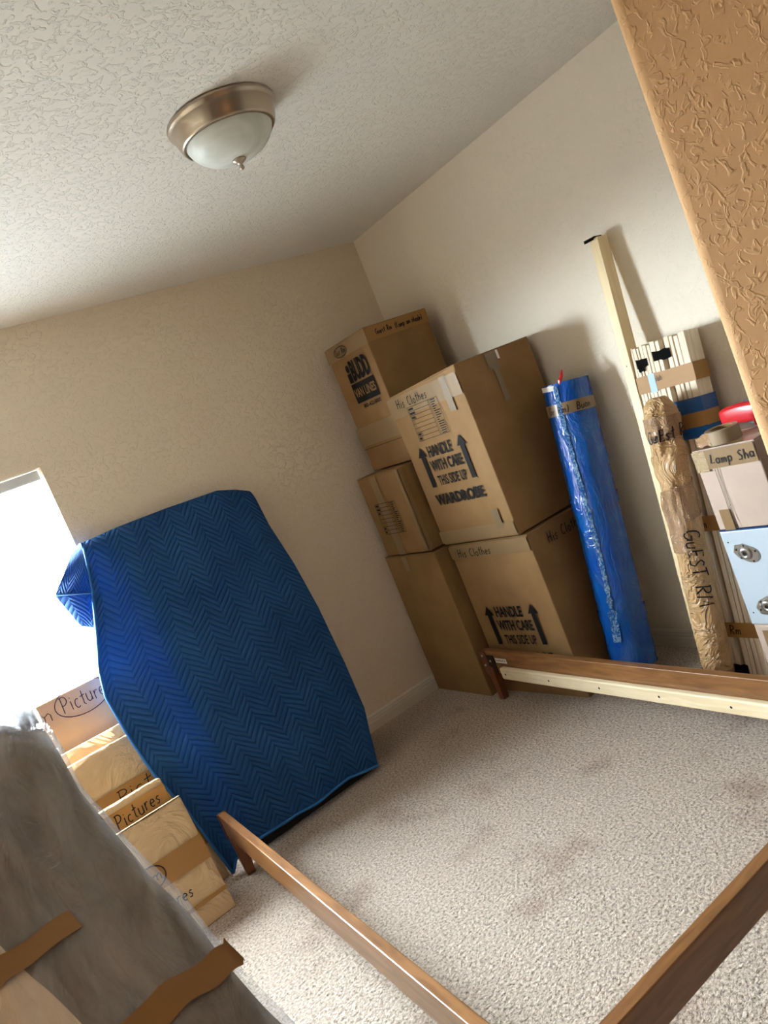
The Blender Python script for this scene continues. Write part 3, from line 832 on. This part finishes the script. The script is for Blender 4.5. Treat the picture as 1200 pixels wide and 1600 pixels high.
def band(v0, v1, mat, name, eps=0.002):
    pa = [(-eps, eps), (-eps, -SW - eps), (0.088 + eps, -SW - eps), (0.088 + eps, eps)]
    bm = bmesh.new()
    rows = []
    for k in range(5):
        z = v0 + (v1 - v0) * k / 4
        rows.append([bm.verts.new((x + random.uniform(-0.0006, 0.0006), yy, z)) for x, yy in pa])
    for a, b_ in zip(rows, rows[1:]):
        for i in range(4): bm.faces.new((a[i], a[(i + 1) % 4], b_[(i + 1) % 4], b_[i]))
    bmesh.ops.recalc_face_normals(bm, faces=bm.faces[:])
    return obj(name, bm, M[mat], t)
band(L4 - 0.185, L4 - 0.118, 'tape_brown', 'tape_band')
band(L4 - 0.395, L4 - 0.245, 'blue_wrap', 'blue_stretch_wrap', 0.0025)
band(L4 - 0.355, L4 - 0.300, 'tape_brown', 'tape_band', 0.0035)
band(0.62, 0.68, 'tape_brown', 'tape_band')
band(0.195, 0.255, 'tape_brown', 'tape_band')
f3 = plane_fn((0, 0, 0), (0, -1, 0), (0, 0, 1), (-1, 0, 0), 0.0034)
f4 = plane_fn((0, 0, 0), (0, -1, 0), (0, 0, 1), (-1, 0, 0), 0.0044)
strip(t, f3, 0.055, L4 - 0.190, 0.085, L4 - 0.116, 'label_blue', 'paper_label')
write(t, 'slats', f4, 0.087, L4 - 0.150, 0.030, 0.022, 0.002)
write(t, 'Rm', f3, 0.100, 0.632, 0.05, 0.035, 0.004)
write(t, 'Rm', f3, 0.130, 0.207, 0.05, 0.035, 0.004)
strip(t, ff, 0.05, 0.03, 0.17, 0.085, 'black', 'black_tape', 8, 2, 0.003)

# ------------------------------------------------------------------ right stack by the doorway
b, fr, sd = carton('pale carton on the floor under the white cabinet, by the doorway wall', (-0.40, -1.885, 0), 0.46, 0.36, 0.318, mat='card_pale', group='pale cartons by the doorway wall')
strip(b, fr(0.008), 0.03, 0.20, 0.20, 0.30, 'tape_tan')
strip(b, fr(0.008), 0.075, 0.0, 0.078, 0.31, 'dark_gap', 'seam', 2, 6)
t = thing('white_cabinet', 'white cabinet lying on its side showing two steel leg plates, between two pale cartons', 'cabinet', (-0.40, -1.880, 0.320))
obj('body', boxm(0, 0.36, -0.46, 0, 0, 0.352, 0.003), M['cabinet'], t)
obj('edge_film', boxm(0.001, 0.359, -0.459, -0.001, 0.3525, 0.357), M['cab_edge'], t)
def plate(u, v, rot):
    pl = bmesh.new()
    base = [(-0.040, -0.014), (-0.014, -0.030), (0.022, -0.030)] + arc(0.022, 0.0, 0.030, 0.030, -80, 80, 8) + [(0.022, 0.030), (-0.014, 0.030), (-0.040, 0.014)]
    cr, sr = math.cos(rot), math.sin(rot)
    P = [(a * cr - c * sr, a * sr + c * cr) for a, c in base]
    lo = [pl.verts.new((-0.001, -(u + a), v + c)) for a, c in P]; hi = [pl.verts.new((-0.004, -(u + a * 0.97), v + c * 0.97)) for a, c in P]
    for i in range(len(P)):
        j = (i + 1) % len(P); pl.faces.new((lo[i], lo[j], hi[j], hi[i]))
    pl.faces.new(hi)
    bmesh.ops.recalc_face_normals(pl, faces=pl.faces[:])
    o = obj('leg_plate', pl, M['metal'], t)
    d = lathe([(0.024, 0.003), (0.022, 0.010), (0.017, 0.013), (0.008, 0.014), (0.0075, 0.011), (0, 0.011)], 32)
    bmesh.ops.transform(d, matrix=Matrix.Translation((0, -(u + 0.004 * cr), v + 0.004 * sr)) @ Matrix.Rotation(math.radians(-90), 4, 'Y'), verts=d.verts[:])
    obj('socket', d, M['metal'], o, True)
    hol = bmesh.new()
    hol.faces.new([hol.verts.new((-0.0125, -(u + 0.004 * cr) + 0.0065 * math.cos(k * math.pi / 8), v + 0.004 * sr + 0.0065 * math.sin(k * math.pi / 8))) for k in range(16)])
    obj('socket_hole', hol, M['ink'], o)
    for a, c in ((-0.030, 0.0), (-0.008, 0.024), (-0.008, -0.024), (0.034, 0.020), (0.034, -0.020)):
        q = a * cr - c * sr, a * sr + c * cr
        s = bmesh.new(); bmesh.ops.create_uvsphere(s, u_segments=10, v_segments=6, radius=0.0042)
        bmesh.ops.transform(s, matrix=Matrix.Translation((-0.0045, -(u + q[0]), v + q[1])) @ Matrix.Diagonal((0.5, 1, 1, 1)), verts=s.verts[:])
        obj('screw', s, M['dark_metal'], o, True)
plate(0.070, 0.272, math.radians(-25))
plate(0.082, 0.070, math.radians(25))
fc = plane_fn((0, 0, 0), (0, -1, 0), (0, 0, 1), (-1, 0, 0), 0.001)
for pu, pv in ((0.020, 0.312), (0.022, 0.045)):
    print_poly(t, [arc(pu, pv, 0.003, 0.003, 0, 360, 10)[:-1]], fc, 'ink', 'peg_hole')
b, fr, sd = carton('pale carton marked Lamp shade on top of the white cabinet', (-0.40, -1.885, 0.680), 0.228, 0.36, 0.292, mat='card_pale', group='pale cartons by the doorway wall', gap=0.006)
strip(b, fr(0.008), 0.0, 0.222, 0.226, 0.288, 'tape_tan', nu=12)
strip(b, fr(0.0086), 0.0, 0.215, 0.048, 0.289, 'clear_patch', 'clear_tape_patch', 8, 4, 0.002)
strip(b, fr(0.008), 0.028, 0.0, 0.066, 0.075, 'tape_tan', nu=6)
for u in (0.066, 0.077): strip(b, fr(0.008), u, 0.0, u + 0.002, 0.22, 'dark_gap', 'seam', 1, 6)
write(b, 'Lamp Sha', fr(0.0098), 0.060, 0.238, 0.165, 0.034, 0.0042)
topf = plane_fn((0, 0, 0.292), (0, -1, 0), (1, 0, 0), (0, 0, 1), 0.001)
strip(b, topf, 0.0, 0.0, 0.226, 0.05, 'tape_tan', nu=12)

# tape roll and dispenser lying on that carton
t = thing('tape_roll', 'roll of tan packing tape with a loose end, lying on the lamp shade carton', 'tape roll', (-0.335, -1.975, 0.9732))
obj('wound_tape', lathe([(0.038, 0.0), (0.054, 0.0), (0.055, 0.002), (0.055, 0.046), (0.054, 0.048), (0.038, 0.048), (0.038, 0.0)], 48), M['roll_core'], t)
obj('cardboard_core', lathe([(0.0345, 0.001), (0.038, 0.001), (0.038, 0.047), (0.0345, 0.047), (0.0345, 0.001)], 48), M['card'], t)
obj('loose_end', grid(lambda a, b_: (-0.052 + 0.03 * a * a, 0.018 + 0.075 * a, 0.002 + 0.045 * b_ * (1 - 0.3 * a) + 0.004 * math.sin(6 * a)), 12, 4), M['tape_clear_brown'], t, True)
t = thing('tape_dispenser', 'red hand-held tape dispenser lying behind the tape roll on the lamp shade carton', 'tape dispenser', (-0.185, -1.985, 0.9732), (0, 0, math.radians(-100)))
bm = boxm(-0.105, 0.115, -0.024, 0.020, 0.018, 0.088, 0.014, 3)
bmesh.ops.subdivide_edges(bm, edges=[e for e in bm.edges if e.calc_length() > 0.08], cuts=6, use_grid_fill=True)
for v in bm.verts:
    k = v.co.x / 0.11
    v.co.z -= 0.014 * k * k * (1 if v.co.z > 0.05 else 0); v.co.y *= 1 - 0.3 * max(0, k)
obj('frame', bm, M['red'], t, True)
obj('blade_guard', boxm(-0.118, -0.098, -0.022, 0.018, 0.004, 0.020, 0.003), M['navy'], t)
rd = lathe([(0.020, -0.024), (0.045, -0.024), (0.045, 0.024), (0.020, 0.024), (0.020, -0.024)], 40)
bmesh.ops.transform(rd, matrix=Matrix.Translation((0.0, 0.045, 0.0458)) @ Matrix.Rotation(math.radians(90), 4, 'X'), verts=rd.verts[:])
obj('tape_spool', rd, M['navy'], t)
obj('grip', boxm(0.03, 0.10, -0.022, 0.014, 0.0, 0.040, 0.01, 3), M['red'], t, True)
# black bag beside the lamp shade carton
def bag(a, b_):
    an = 2 * math.pi * a
    r = (math.sin(math.pi * min(1, 0.06 + 0.94 * b_)) ** 0.35)
    x = 0.15 * r * math.copysign(abs(math.cos(an)) ** 0.6, math.cos(an)); yv = 0.15 * r * math.copysign(abs(math.sin(an)) ** 0.6, math.sin(an))
    return (x * (1 + 0.05 * noise.noise(Vector((x * 9, yv * 9, b_ * 4)))), yv, 0.30 * b_)
t = thing('black_bag', 'black soft bag beside the lamp shade carton, mostly hidden by the doorway corner', 'bag', (-0.24, -2.285, 0.6772))
bm = grid(bag, 40, 24, True)
bm.faces.new([v for v in bm.verts if v.co.z < 1e-6])
obj('bag_body', bm, M['bag'], t, True)
bm = bmesh.new(); tube(bm, [(0, -0.07, 0.27), (0, -0.05, 0.335), (0, 0, 0.35), (0, 0.05, 0.335), (0, 0.07, 0.27)], 0.008, 8)
obj('handle', bm, M['bag'], t, True)

# ------------------------------------------------------------------ bed frame
t = thing('bed_frame', 'brown wooden bed frame without a mattress, open in the middle of the carpet', 'bed frame', (-2.022, -0.455, 0), (0, 0, -0.043))
BW_, BL, RT = 1.45, 1.985, 0.032
Z0, Z1 = 0.160, 0.262
obj('side_rail', boxm(0, RT, -BL, 0.0, Z0, Z1, 0.003), M['bed'], t)
rc_ = obj('side_rail', boxm(BW_ - RT, BW_, -BL, -0.06, Z0 - 0.015, Z1, 0.003), M['bed'], t)
obj('end_rail', boxm(RT, BW_ - RT, -BL, -BL + 0.034, Z0 + 0.012, Z1, 0.003), M['bed_end'], t)
cl = obj('slat_ledge', boxm(BW_ - RT - 0.026, BW_ - RT, -BL + 0.05, -0.165, Z0 - 0.028, Z0 + 0.030, 0.006, 2), M['pine'], rc_)
for k in range(6):
    yy = -0.20 - 0.30 * k
    bm = bmesh.new()
    bm.faces.new([bm.verts.new((BW_ - RT - 0.0266, yy + 0.005 * math.cos(i * math.pi / 6), Z0 + 0.001 + 0.005 * math.sin(i * math.pi / 6))) for i in range(12)])
    obj('screw_hole', bm, M['ink'], rc_)
fn = plane_fn((BW_ - RT, -0.125, 0), (0, -1, 0), (0, 0, 1), (-1, 0, 0), 0.001)
print_poly(rc_, [rect(0.0, Z1 - 0.058, 0.085, Z1 - 0.034)], fn, 'white', 'sticker')
print_text(rc_, 'RightBoard Jm', plane_fn((BW_ - RT, -0.125, 0), (0, -1, 0), (0, 0, 1), (-1, 0, 0), 0.0016), 0.006, Z1 - 0.052, 0.072, 0.012, 0.01)
br = obj('corner_bracket', boxm(BW_ - RT - 0.006, BW_ - RT, -0.118, -0.066, Z0 - 0.01, Z1 - 0.022, 0.001), M['dark_metal'], rc_)
bk = obj('corner_block', boxm(BW_ - RT - 0.004, BW_ + 0.006, -0.058, -0.012, Z0 - 0.03, Z1 - 0.006, 0.003), M['bed_leg'], t)
for zz in (0.185, 0.212, 0.235):
    s = bmesh.new(); bmesh.ops.create_uvsphere(s, u_segments=10, v_segments=6, radius=0.006)
    bmesh.ops.transform(s, matrix=Matrix.Translation((BW_ - RT - 0.006, -0.036 if zz != 0.212 else -0.09, zz)), verts=s.verts[:])
    obj('bolt', s, M['metal'], t if zz != 0.212 else rc_, True)
def leg(x, yv, sx, sy, zt=Z0 + 0.02):
    bm = boxm(-0.024, 0.024, -0.024, 0.024, 0, zt, 0.003)
    for v in bm.verts:
        k = 1 - v.co.z / zt
        v.co.x = v.co.x * (1 - 0.28 * k) + x + sx * k * 0.012; v.co.y = v.co.y * (1 - 0.28 * k) + yv + sy * k * 0.012
    obj('leg', bm, M['bed_leg'], t)
leg(0.020, -0.050, 0, 1); leg(BW_ - 0.020, -0.070, 0, 1)
leg(0.016, -BL + 0.06, 0, -1); leg(BW_ - 0.016, -BL + 0.06, 0, -1)
obj('end_cap', boxm(-0.004, RT + 0.004, -0.004, 0.008, Z0 - 0.004, Z1 + 0.001, 0.002), M['bed_leg'], t)

# ------------------------------------------------------------------ moving blanket over a leaning panel
def interp(tab, x):
    tab = sorted(tab)
    if x <= tab[0][0]: return tab[0][1]
    for (a, p_), (b_, q) in zip(tab, tab[1:]):
        if x <= b_:
            k = (x - a) / (b_ - a); return p_ + (q - p_) * k
    return tab[-1][1]
LE = [(z, x) for x, z in [(-1.984, 1.47), (-2.046, 1.252), (-2.111, 1.078), (-2.16, 0.959), (-2.182, 0.857), (-2.173, 0.681), (-2.153, 0.5), (-2.105, 0.317), (-2.079, 0.146), (-2.057, 0.014)]]
RE = [(z, x) for x, z in [(-1.186, 1.40), (-1.191, 1.214), (-1.171, 1.001), (-1.166, 0.762), (-1.181, 0.487), (-1.203, 0.269), (-1.236, 0.174), (-1.274, 0.036)]]
TE = [(-1.984, 1.468), (-1.837, 1.474), (-1.596, 1.469), (-1.34, 1.455), (-1.26, 1.428), (-1.193, 1.392)]
BE = [(-2.06, 0.012), (-2.02, 0.05), (-1.89, 0.066), (-1.721, 0.055), (-1.589, 0.048), (-1.441, 0.056), (-1.277, 0.024)]
def lean_y(z): return -0.435 + 0.345 * z / 1.46
NU, NV = 90, 150
def bl(s, q):
    # s<=0.93 front, rest turns back to the wall on the right; q<=0.06 goes over the top
    sf = min(s / 0.93, 1.0); sb = max(0.0, (s - 0.93) / 0.07)
    qf = max(0.0, (q - 0.05) / 0.95); qb = max(0.0, 1 - q / 0.05)
    x0 = -1.984 + sf * (1.984 - 1.193)
    xb = -2.06 + sf * (2.06 - 1.277)
    zt = interp(TE, x0); zb = interp(BE, xb)
    z = zt + (zb - zt) * qf
    xl, xr = interp(LE, z), interp(RE, z)
    x = xl + (xr - xl) * sf
    yv = lean_y(z)
    bul = math.sin(math.pi * sf) ** 0.7 * math.sin(math.pi * min(1, qf * 0.9 + 0.05))
    fold = 0.012 * noise.noise(Vector((x * 5, z * 1.3, 3))) + 0.006 * noise.noise(Vector((x * 12, z * 3, 8)))
    yv -= 0.028 * bul + fold * (0.3 + qf)
    rnd = max(0, 1 - qf / 0.04)
    yv += 0.02 * rnd ** 2
    if sb > 0:
        yv += (min(-0.03, -0.02) - yv) * (1 - (1 - sb) ** 2) * 0.9
        x += 0.012 * math.sin(sb * math.pi * 0.5)
    if qb > 0:
        yv += (-0.012 - yv) * qb
        z -= 0.02 * qb * qb - 0.003
    return (x, min(yv, -0.012), max(z, 0.008))
t = thing('quilted_moving_blanket', 'dark blue quilted moving blanket draped over a tall panel leaning under the window wall', 'moving blanket', (0, 0, 0))
bo = obj('blanket_cloth', grid(bl, NU, NV, uvf=lambda s, q: (s * 0.90, q * 1.52)), M['blanket'], t, True)
so = bo.modifiers.new('thickness', 'SOLIDIFY'); so.thickness = 0.010; so.offset = 1.0
pb = bmesh.new()
for x0_, x1_, in ((-1.93, -1.30),):
    lo = [pb.verts.new((x, lean_y(z) + 0.05 + d, z)) for d in (0, 0.03) for z in (0.004, 1.40) for x in (x0_, x1_)]
    for q in ((0, 1, 3, 2), (4, 5, 7, 6), (0, 1, 5, 4), (2, 3, 7, 6), (0, 2, 6, 4), (1, 3, 7, 5)): pb.faces.new([lo[i] for i in q])
bmesh.ops.recalc_face_normals(pb, faces=pb.faces[:])
obj('covered_light_block', pb, M['bag'], t)  # unseen dark panel, added to stop daylight leaking out under the blanket
hm = bmesh.new()
tube(hm, [bl(0, q / 60) for q in range(3, 61)], 0.006, 8)
obj('hem_binding', hm, M['hem'], t, True)
hm = bmesh.new()
tube(hm, [bl(q / 60, 1.0) for q in range(0, 57)], 0.006, 8)
obj('hem_binding', hm, M['hem'], t, True)
# folded corner hanging past the left edge
A = Vector((-1.985, -0.08, 1.472)); Bp = Vector((-2.172, -0.115, 1.313)); Ep = Vector((-2.022, -0.125, 1.255)); Cp = Vector((-2.122, -0.060, 1.150)); Dp = Vector((-2.060, -0.100, 1.105)); A2 = Vector((-1.99, -0.03, 1.465))
def fl(a, b_):
    e = Bp.lerp(Ep, a)
    p_ = A2.lerp(A, a).lerp(e, b_)
    p_.y += 0.006 * math.sin(b_ * 9 + a * 7) * b_ - 0.018 * math.sin(math.pi * a) * b_
    p_.z += 0.012 * math.sin(math.pi * b_) * (1 - a)
    return p_
def fu(a, b_):
    p_ = fl(a, 1.0).lerp(Cp.lerp(Dp, a), b_)
    p_.y += 0.012 + 0.004 * math.sin(8 * a + 5 * b_)
    return p_
fo = obj('fold_underside', grid(fu, 24, 18, uvf=lambda a, b_: (a * 0.16, b_ * 0.18)), M['blanket'], t, True)
so = fo.modifiers.new('thickness', 'SOLIDIFY'); so.thickness = 0.008
fo = obj('hanging_corner', grid(fl, 36, 30, uvf=lambda a, b_: (a * 0.4, b_ * 0.3)), M['blanket'], t, True)
so = fo.modifiers.new('thickness', 'SOLIDIFY'); so.thickness = 0.008
hm = bmesh.new(); tube(hm, [fl(q / 40, 1.0) for q in range(41)], 0.0055, 8)
obj('hem_binding', hm, M['hem'], t, True)

# ------------------------------------------------------------------ wrapped pictures leaning under the window
def package(label, xr, w, ybot, lean, h, thick, mat, name='wrapped_picture'):
    """root at the bottom right front corner; local -x along the front, +y to the wall, z up"""
    t = thing(name, label, 'picture package', (xr, ybot, 0.002), (-math.atan(lean), 0, 0), 'picture packages under the window')
    bm = boxm(-w, 0, 0, thick, 0, h, 0.006, 2)
    bmesh.ops.subdivide_edges(bm, edges=[e for e in bm.edges if e.calc_length() > 0.12], cuts=9, use_grid_fill=True)
    for v in bm.verts:
        q = noise.noise(v.co * 6 + Vector((xr * 9, ybot * 9, 0)))
        if mat != 'card_pic': v.co.y -= 0.006 * q * (1 if v.co.y < thick * 0.5 else 0); v.co.z += 0.004 * noise.noise(v.co * 11) * (1 if v.co.z > h * 0.9 else 0)
    o = obj('wrapping', bm, M[mat], t, mat != 'card_pic')
    f = lambda eps=0.008: plane_fn((-w, 0, 0), (1, 0, 0), (0, 0, 1), (0, -1, 0), eps)
    return t, f
t, f = package('tall flat picture carton at the back, its top edge against the bright window', -2.06, 0.62, -0.30, 0.25, 0.955, 0.04, 'card_pic')
strip(t, f(0.003), 0.0, 0.845, 0.62, 0.950, 'tape_pale')
write(t, 'Bm', f(0.005), 0.185, 0.872, 0.13, 0.062, 0.0035, 'pen')
write(t, 'Picture', f(0.005), 0.345, 0.872, 0.185, 0.066, 0.0035, 'pen', circle=True)
t, f = package('paper wrapped picture with a pale top edge, second from the window', -2.085, 0.60, -0.352, 0.27, 0.745, 0.030, 'paper')
t, f = package('paper wrapped picture half hidden behind the one marked Pictures', -2.066, 0.62, -0.412, 0.26, 0.705, 0.034, 'paper')
strip(t, f(0.008), 0.0, 0.46, 0.62, 0.535, 'tape_brown')
strip(t, f(0.008), 0.30, 0.16, 0.62, 0.30, 'tape_brown')
write(t, 'Pict', f(0.011), 0.375, 0.475, 0.15, 0.050, 0.004)
t, f = package('paper wrapped picture marked Pictures in large letters, behind the front package', -2.155, 0.46, -0.520, 0.20, 0.520, 0.045, 'paper')
strip(t, f(0.008), 0.0, 0.405, 0.46, 0.495, 'tape_brown')
write(t, 'Pictures', f(0.011), 0.245, 0.428, 0.185, 0.052, 0.0045, drop=0.05)
t, f = package('front paper wrapped picture package, lowest and nearest the bed frame', -2.135, 0.44, -0.655, 0.28, 0.455, 0.058, 'paper')
strip(t, f(0.008), 0.0, 0.205, 0.44, 0.300, 'tape_brown')
strip(t, f(0.008), 0.0, 0.075, 0.44, 0.090, 'tape_brown')
write(t, 'Rm', f(0.011), 0.18, 0.240, 0.085, 0.040, 0.0045, circle=True)
write(t, 'Pictures', f(0.011), 0.145, 0.125, 0.185, 0.044, 0.0045)
strip(t, plane_fn((-0.44, 0, 0.455), (1, 0, 0), (0, 1, 0), (0, 0, 1), 0.004), 0, 0.0, 0.44, 0.056, 'paper', 'folded_paper_edge')

# ------------------------------------------------------------------ big plastic-wrapped bundle in the foreground
ZP = [(-2.5, 0.03), (-2.05, 0.40), (-1.5, 0.93), (-1.38, 1.05), (-1.24, 1.12), (-1.10, 1.10)]
XR = [(-2.5, -2.31), (-2.03, -2.385), (-1.89, -2.423), (-1.776, -2.434), (-1.69, -2.465), (-1.6, -2.486), (-1.5, -2.504), (-1.1, -2.504)]
BY0, BY1, BX0 = -2.48, -1.11, -3.02
def ring(off, seed, amp):
    def g(a, b_):
        yv = BY0 + (BY1 - BY0) * b_
        zt = interp(ZP, yv) + off
        BX1 = interp(XR, yv)
        if a < 0.30: x, z = BX1 + off, zt * (a / 0.30)
        elif a < 0.70: x, z = (BX1 + off) + (BX0 - BX1 - 2 * off) * ((a - 0.30) / 0.40), zt
        else: x, z = BX0 - off, zt * (1 - (a - 0.70) / 0.30)
        # round the shoulders, crown the top
        cx = (BX0 + BX1) / 2; hw = (BX1 - BX0) / 2 + off
        k = abs(x - cx) / hw
        if 0.2999 < a < 0.7001: z -= 0.020 * max(0, (k - 0.86) / 0.14) ** 2
        e = min(b_, 1 - b_) / 0.03
        if e < 1: z -= 0.03 * (1 - e) ** 2 * (z / zt)
        q = noise.noise(Vector((x * 6 + seed, yv * 4, z * 5))) + 0.5 * noise.noise(Vector((x * 16, yv * 9 + seed, z * 12)))
        q += 0.8 * (1 - 2 * abs(noise.noise(Vector((x * 9 + yv * 4, yv * 3 + seed, 2.5)))))
        if z > 0.02: z += amp * q; x += amp * 0.7 * noise.noise(Vector((z * 7 + seed, yv * 6, 5)))
        return (x, yv, max(z, 0.004))
    return g
t = thing('plastic_wrapped_bundle', 'bulky padded bundle in clear plastic with brown tape, filling the lower left foreground', 'wrapped bundle', (0, 0, 0))
def capped(g, nu, nv):
    bm = grid(g, nu, nv)
    bm.verts.ensure_lookup_table()
    n1 = nu + 1
    bm.faces.new([bm.verts[i] for i in range(n1)]); bm.faces.new([bm.verts[len(bm.verts) - n1 + i] for i in range(n1)])
    return bm
gp = ring(0.0, 1.0, 0.010)
obj('padding', capped(gp, 80, 120), M['padding'], t, True)
def sheet(a, b_):
    yv = -2.30 + 0.665 * b_
    a0 = 0.485 + 0.045 * (yv + 1.853) / 0.216
    return Vector(ring(0.005, 1.0, 0.010)(a0 + (0.69 - a0) * a, (yv - BY0) / (BY1 - BY0)))
obj('padding_sheet', grid(sheet, 24, 40), M['pad_card'], t, True)
obj('plastic_film', capped(ring(0.012, 4.0, 0.013), 100, 140), M['plastic'], t, True)
def ty(y): return (y - BY0) / (BY1 - BY0)
def tband(a0, a1, y0, y1, dy, eps=0.020):
    gg = ring(eps, 4.0, 0.013)
    return obj('tape_strip', grid(lambda a, b_: gg(a0 + (a1 - a0) * a, ty(y0 + (y1 - y0) * b_ + dy * a) ), 50, 5), M['tape_amber'], t, True)
tband(0.292, 0.60, -1.925, -1.880, -0.03)
tband(0.432, 0.70, -1.745, -1.708, 0.0)
gg = ring(0.016, 4.0, 0.013)
tf = bmesh.new()
rr = random.Random(11)
for k in range(16):
    x = -2.52 - 0.022 * k * 0.8; yv = -1.27 + rr.uniform(-0.05, 0.06)
    h_ = rr.uniform(0.06, 0.13) * (1.0 if k < 8 else 0.8); zb = 1.09
    w_ = rr.uniform(0.018, 0.035)
    dx = rr.uniform(-0.03, 0.02); dy = rr.uniform(-0.03, 0.03)
    ro = rr.uniform(0, 3)
    c, s = math.cos(ro) * w_, math.sin(ro) * w_
    b0 = [(x - c, yv - s, zb), (x - s * 0.6, yv + c * 0.6, zb), (x + c, yv + s, zb), (x + s * 0.6, yv - c * 0.6, zb)]
    lo = [tf.verts.new(q) for q in b0]
    mi = [tf.verts.new((q[0] * 0.6 + (x + dx * 0.5) * 0.4, q[1] * 0.6 + (yv + dy * 0.5) * 0.4, zb + h_ * 0.6)) for q in b0]
    tp = tf.verts.new((x + dx, yv + dy, zb + h_))
    for i in range(4):
        j = (i + 1) % 4
        tf.faces.new((lo[i], lo[j], mi[j], mi[i])); tf.faces.new((mi[i], mi[j], tp))
obj('plastic_tuft', tf, M['plastic_tuft'], t)
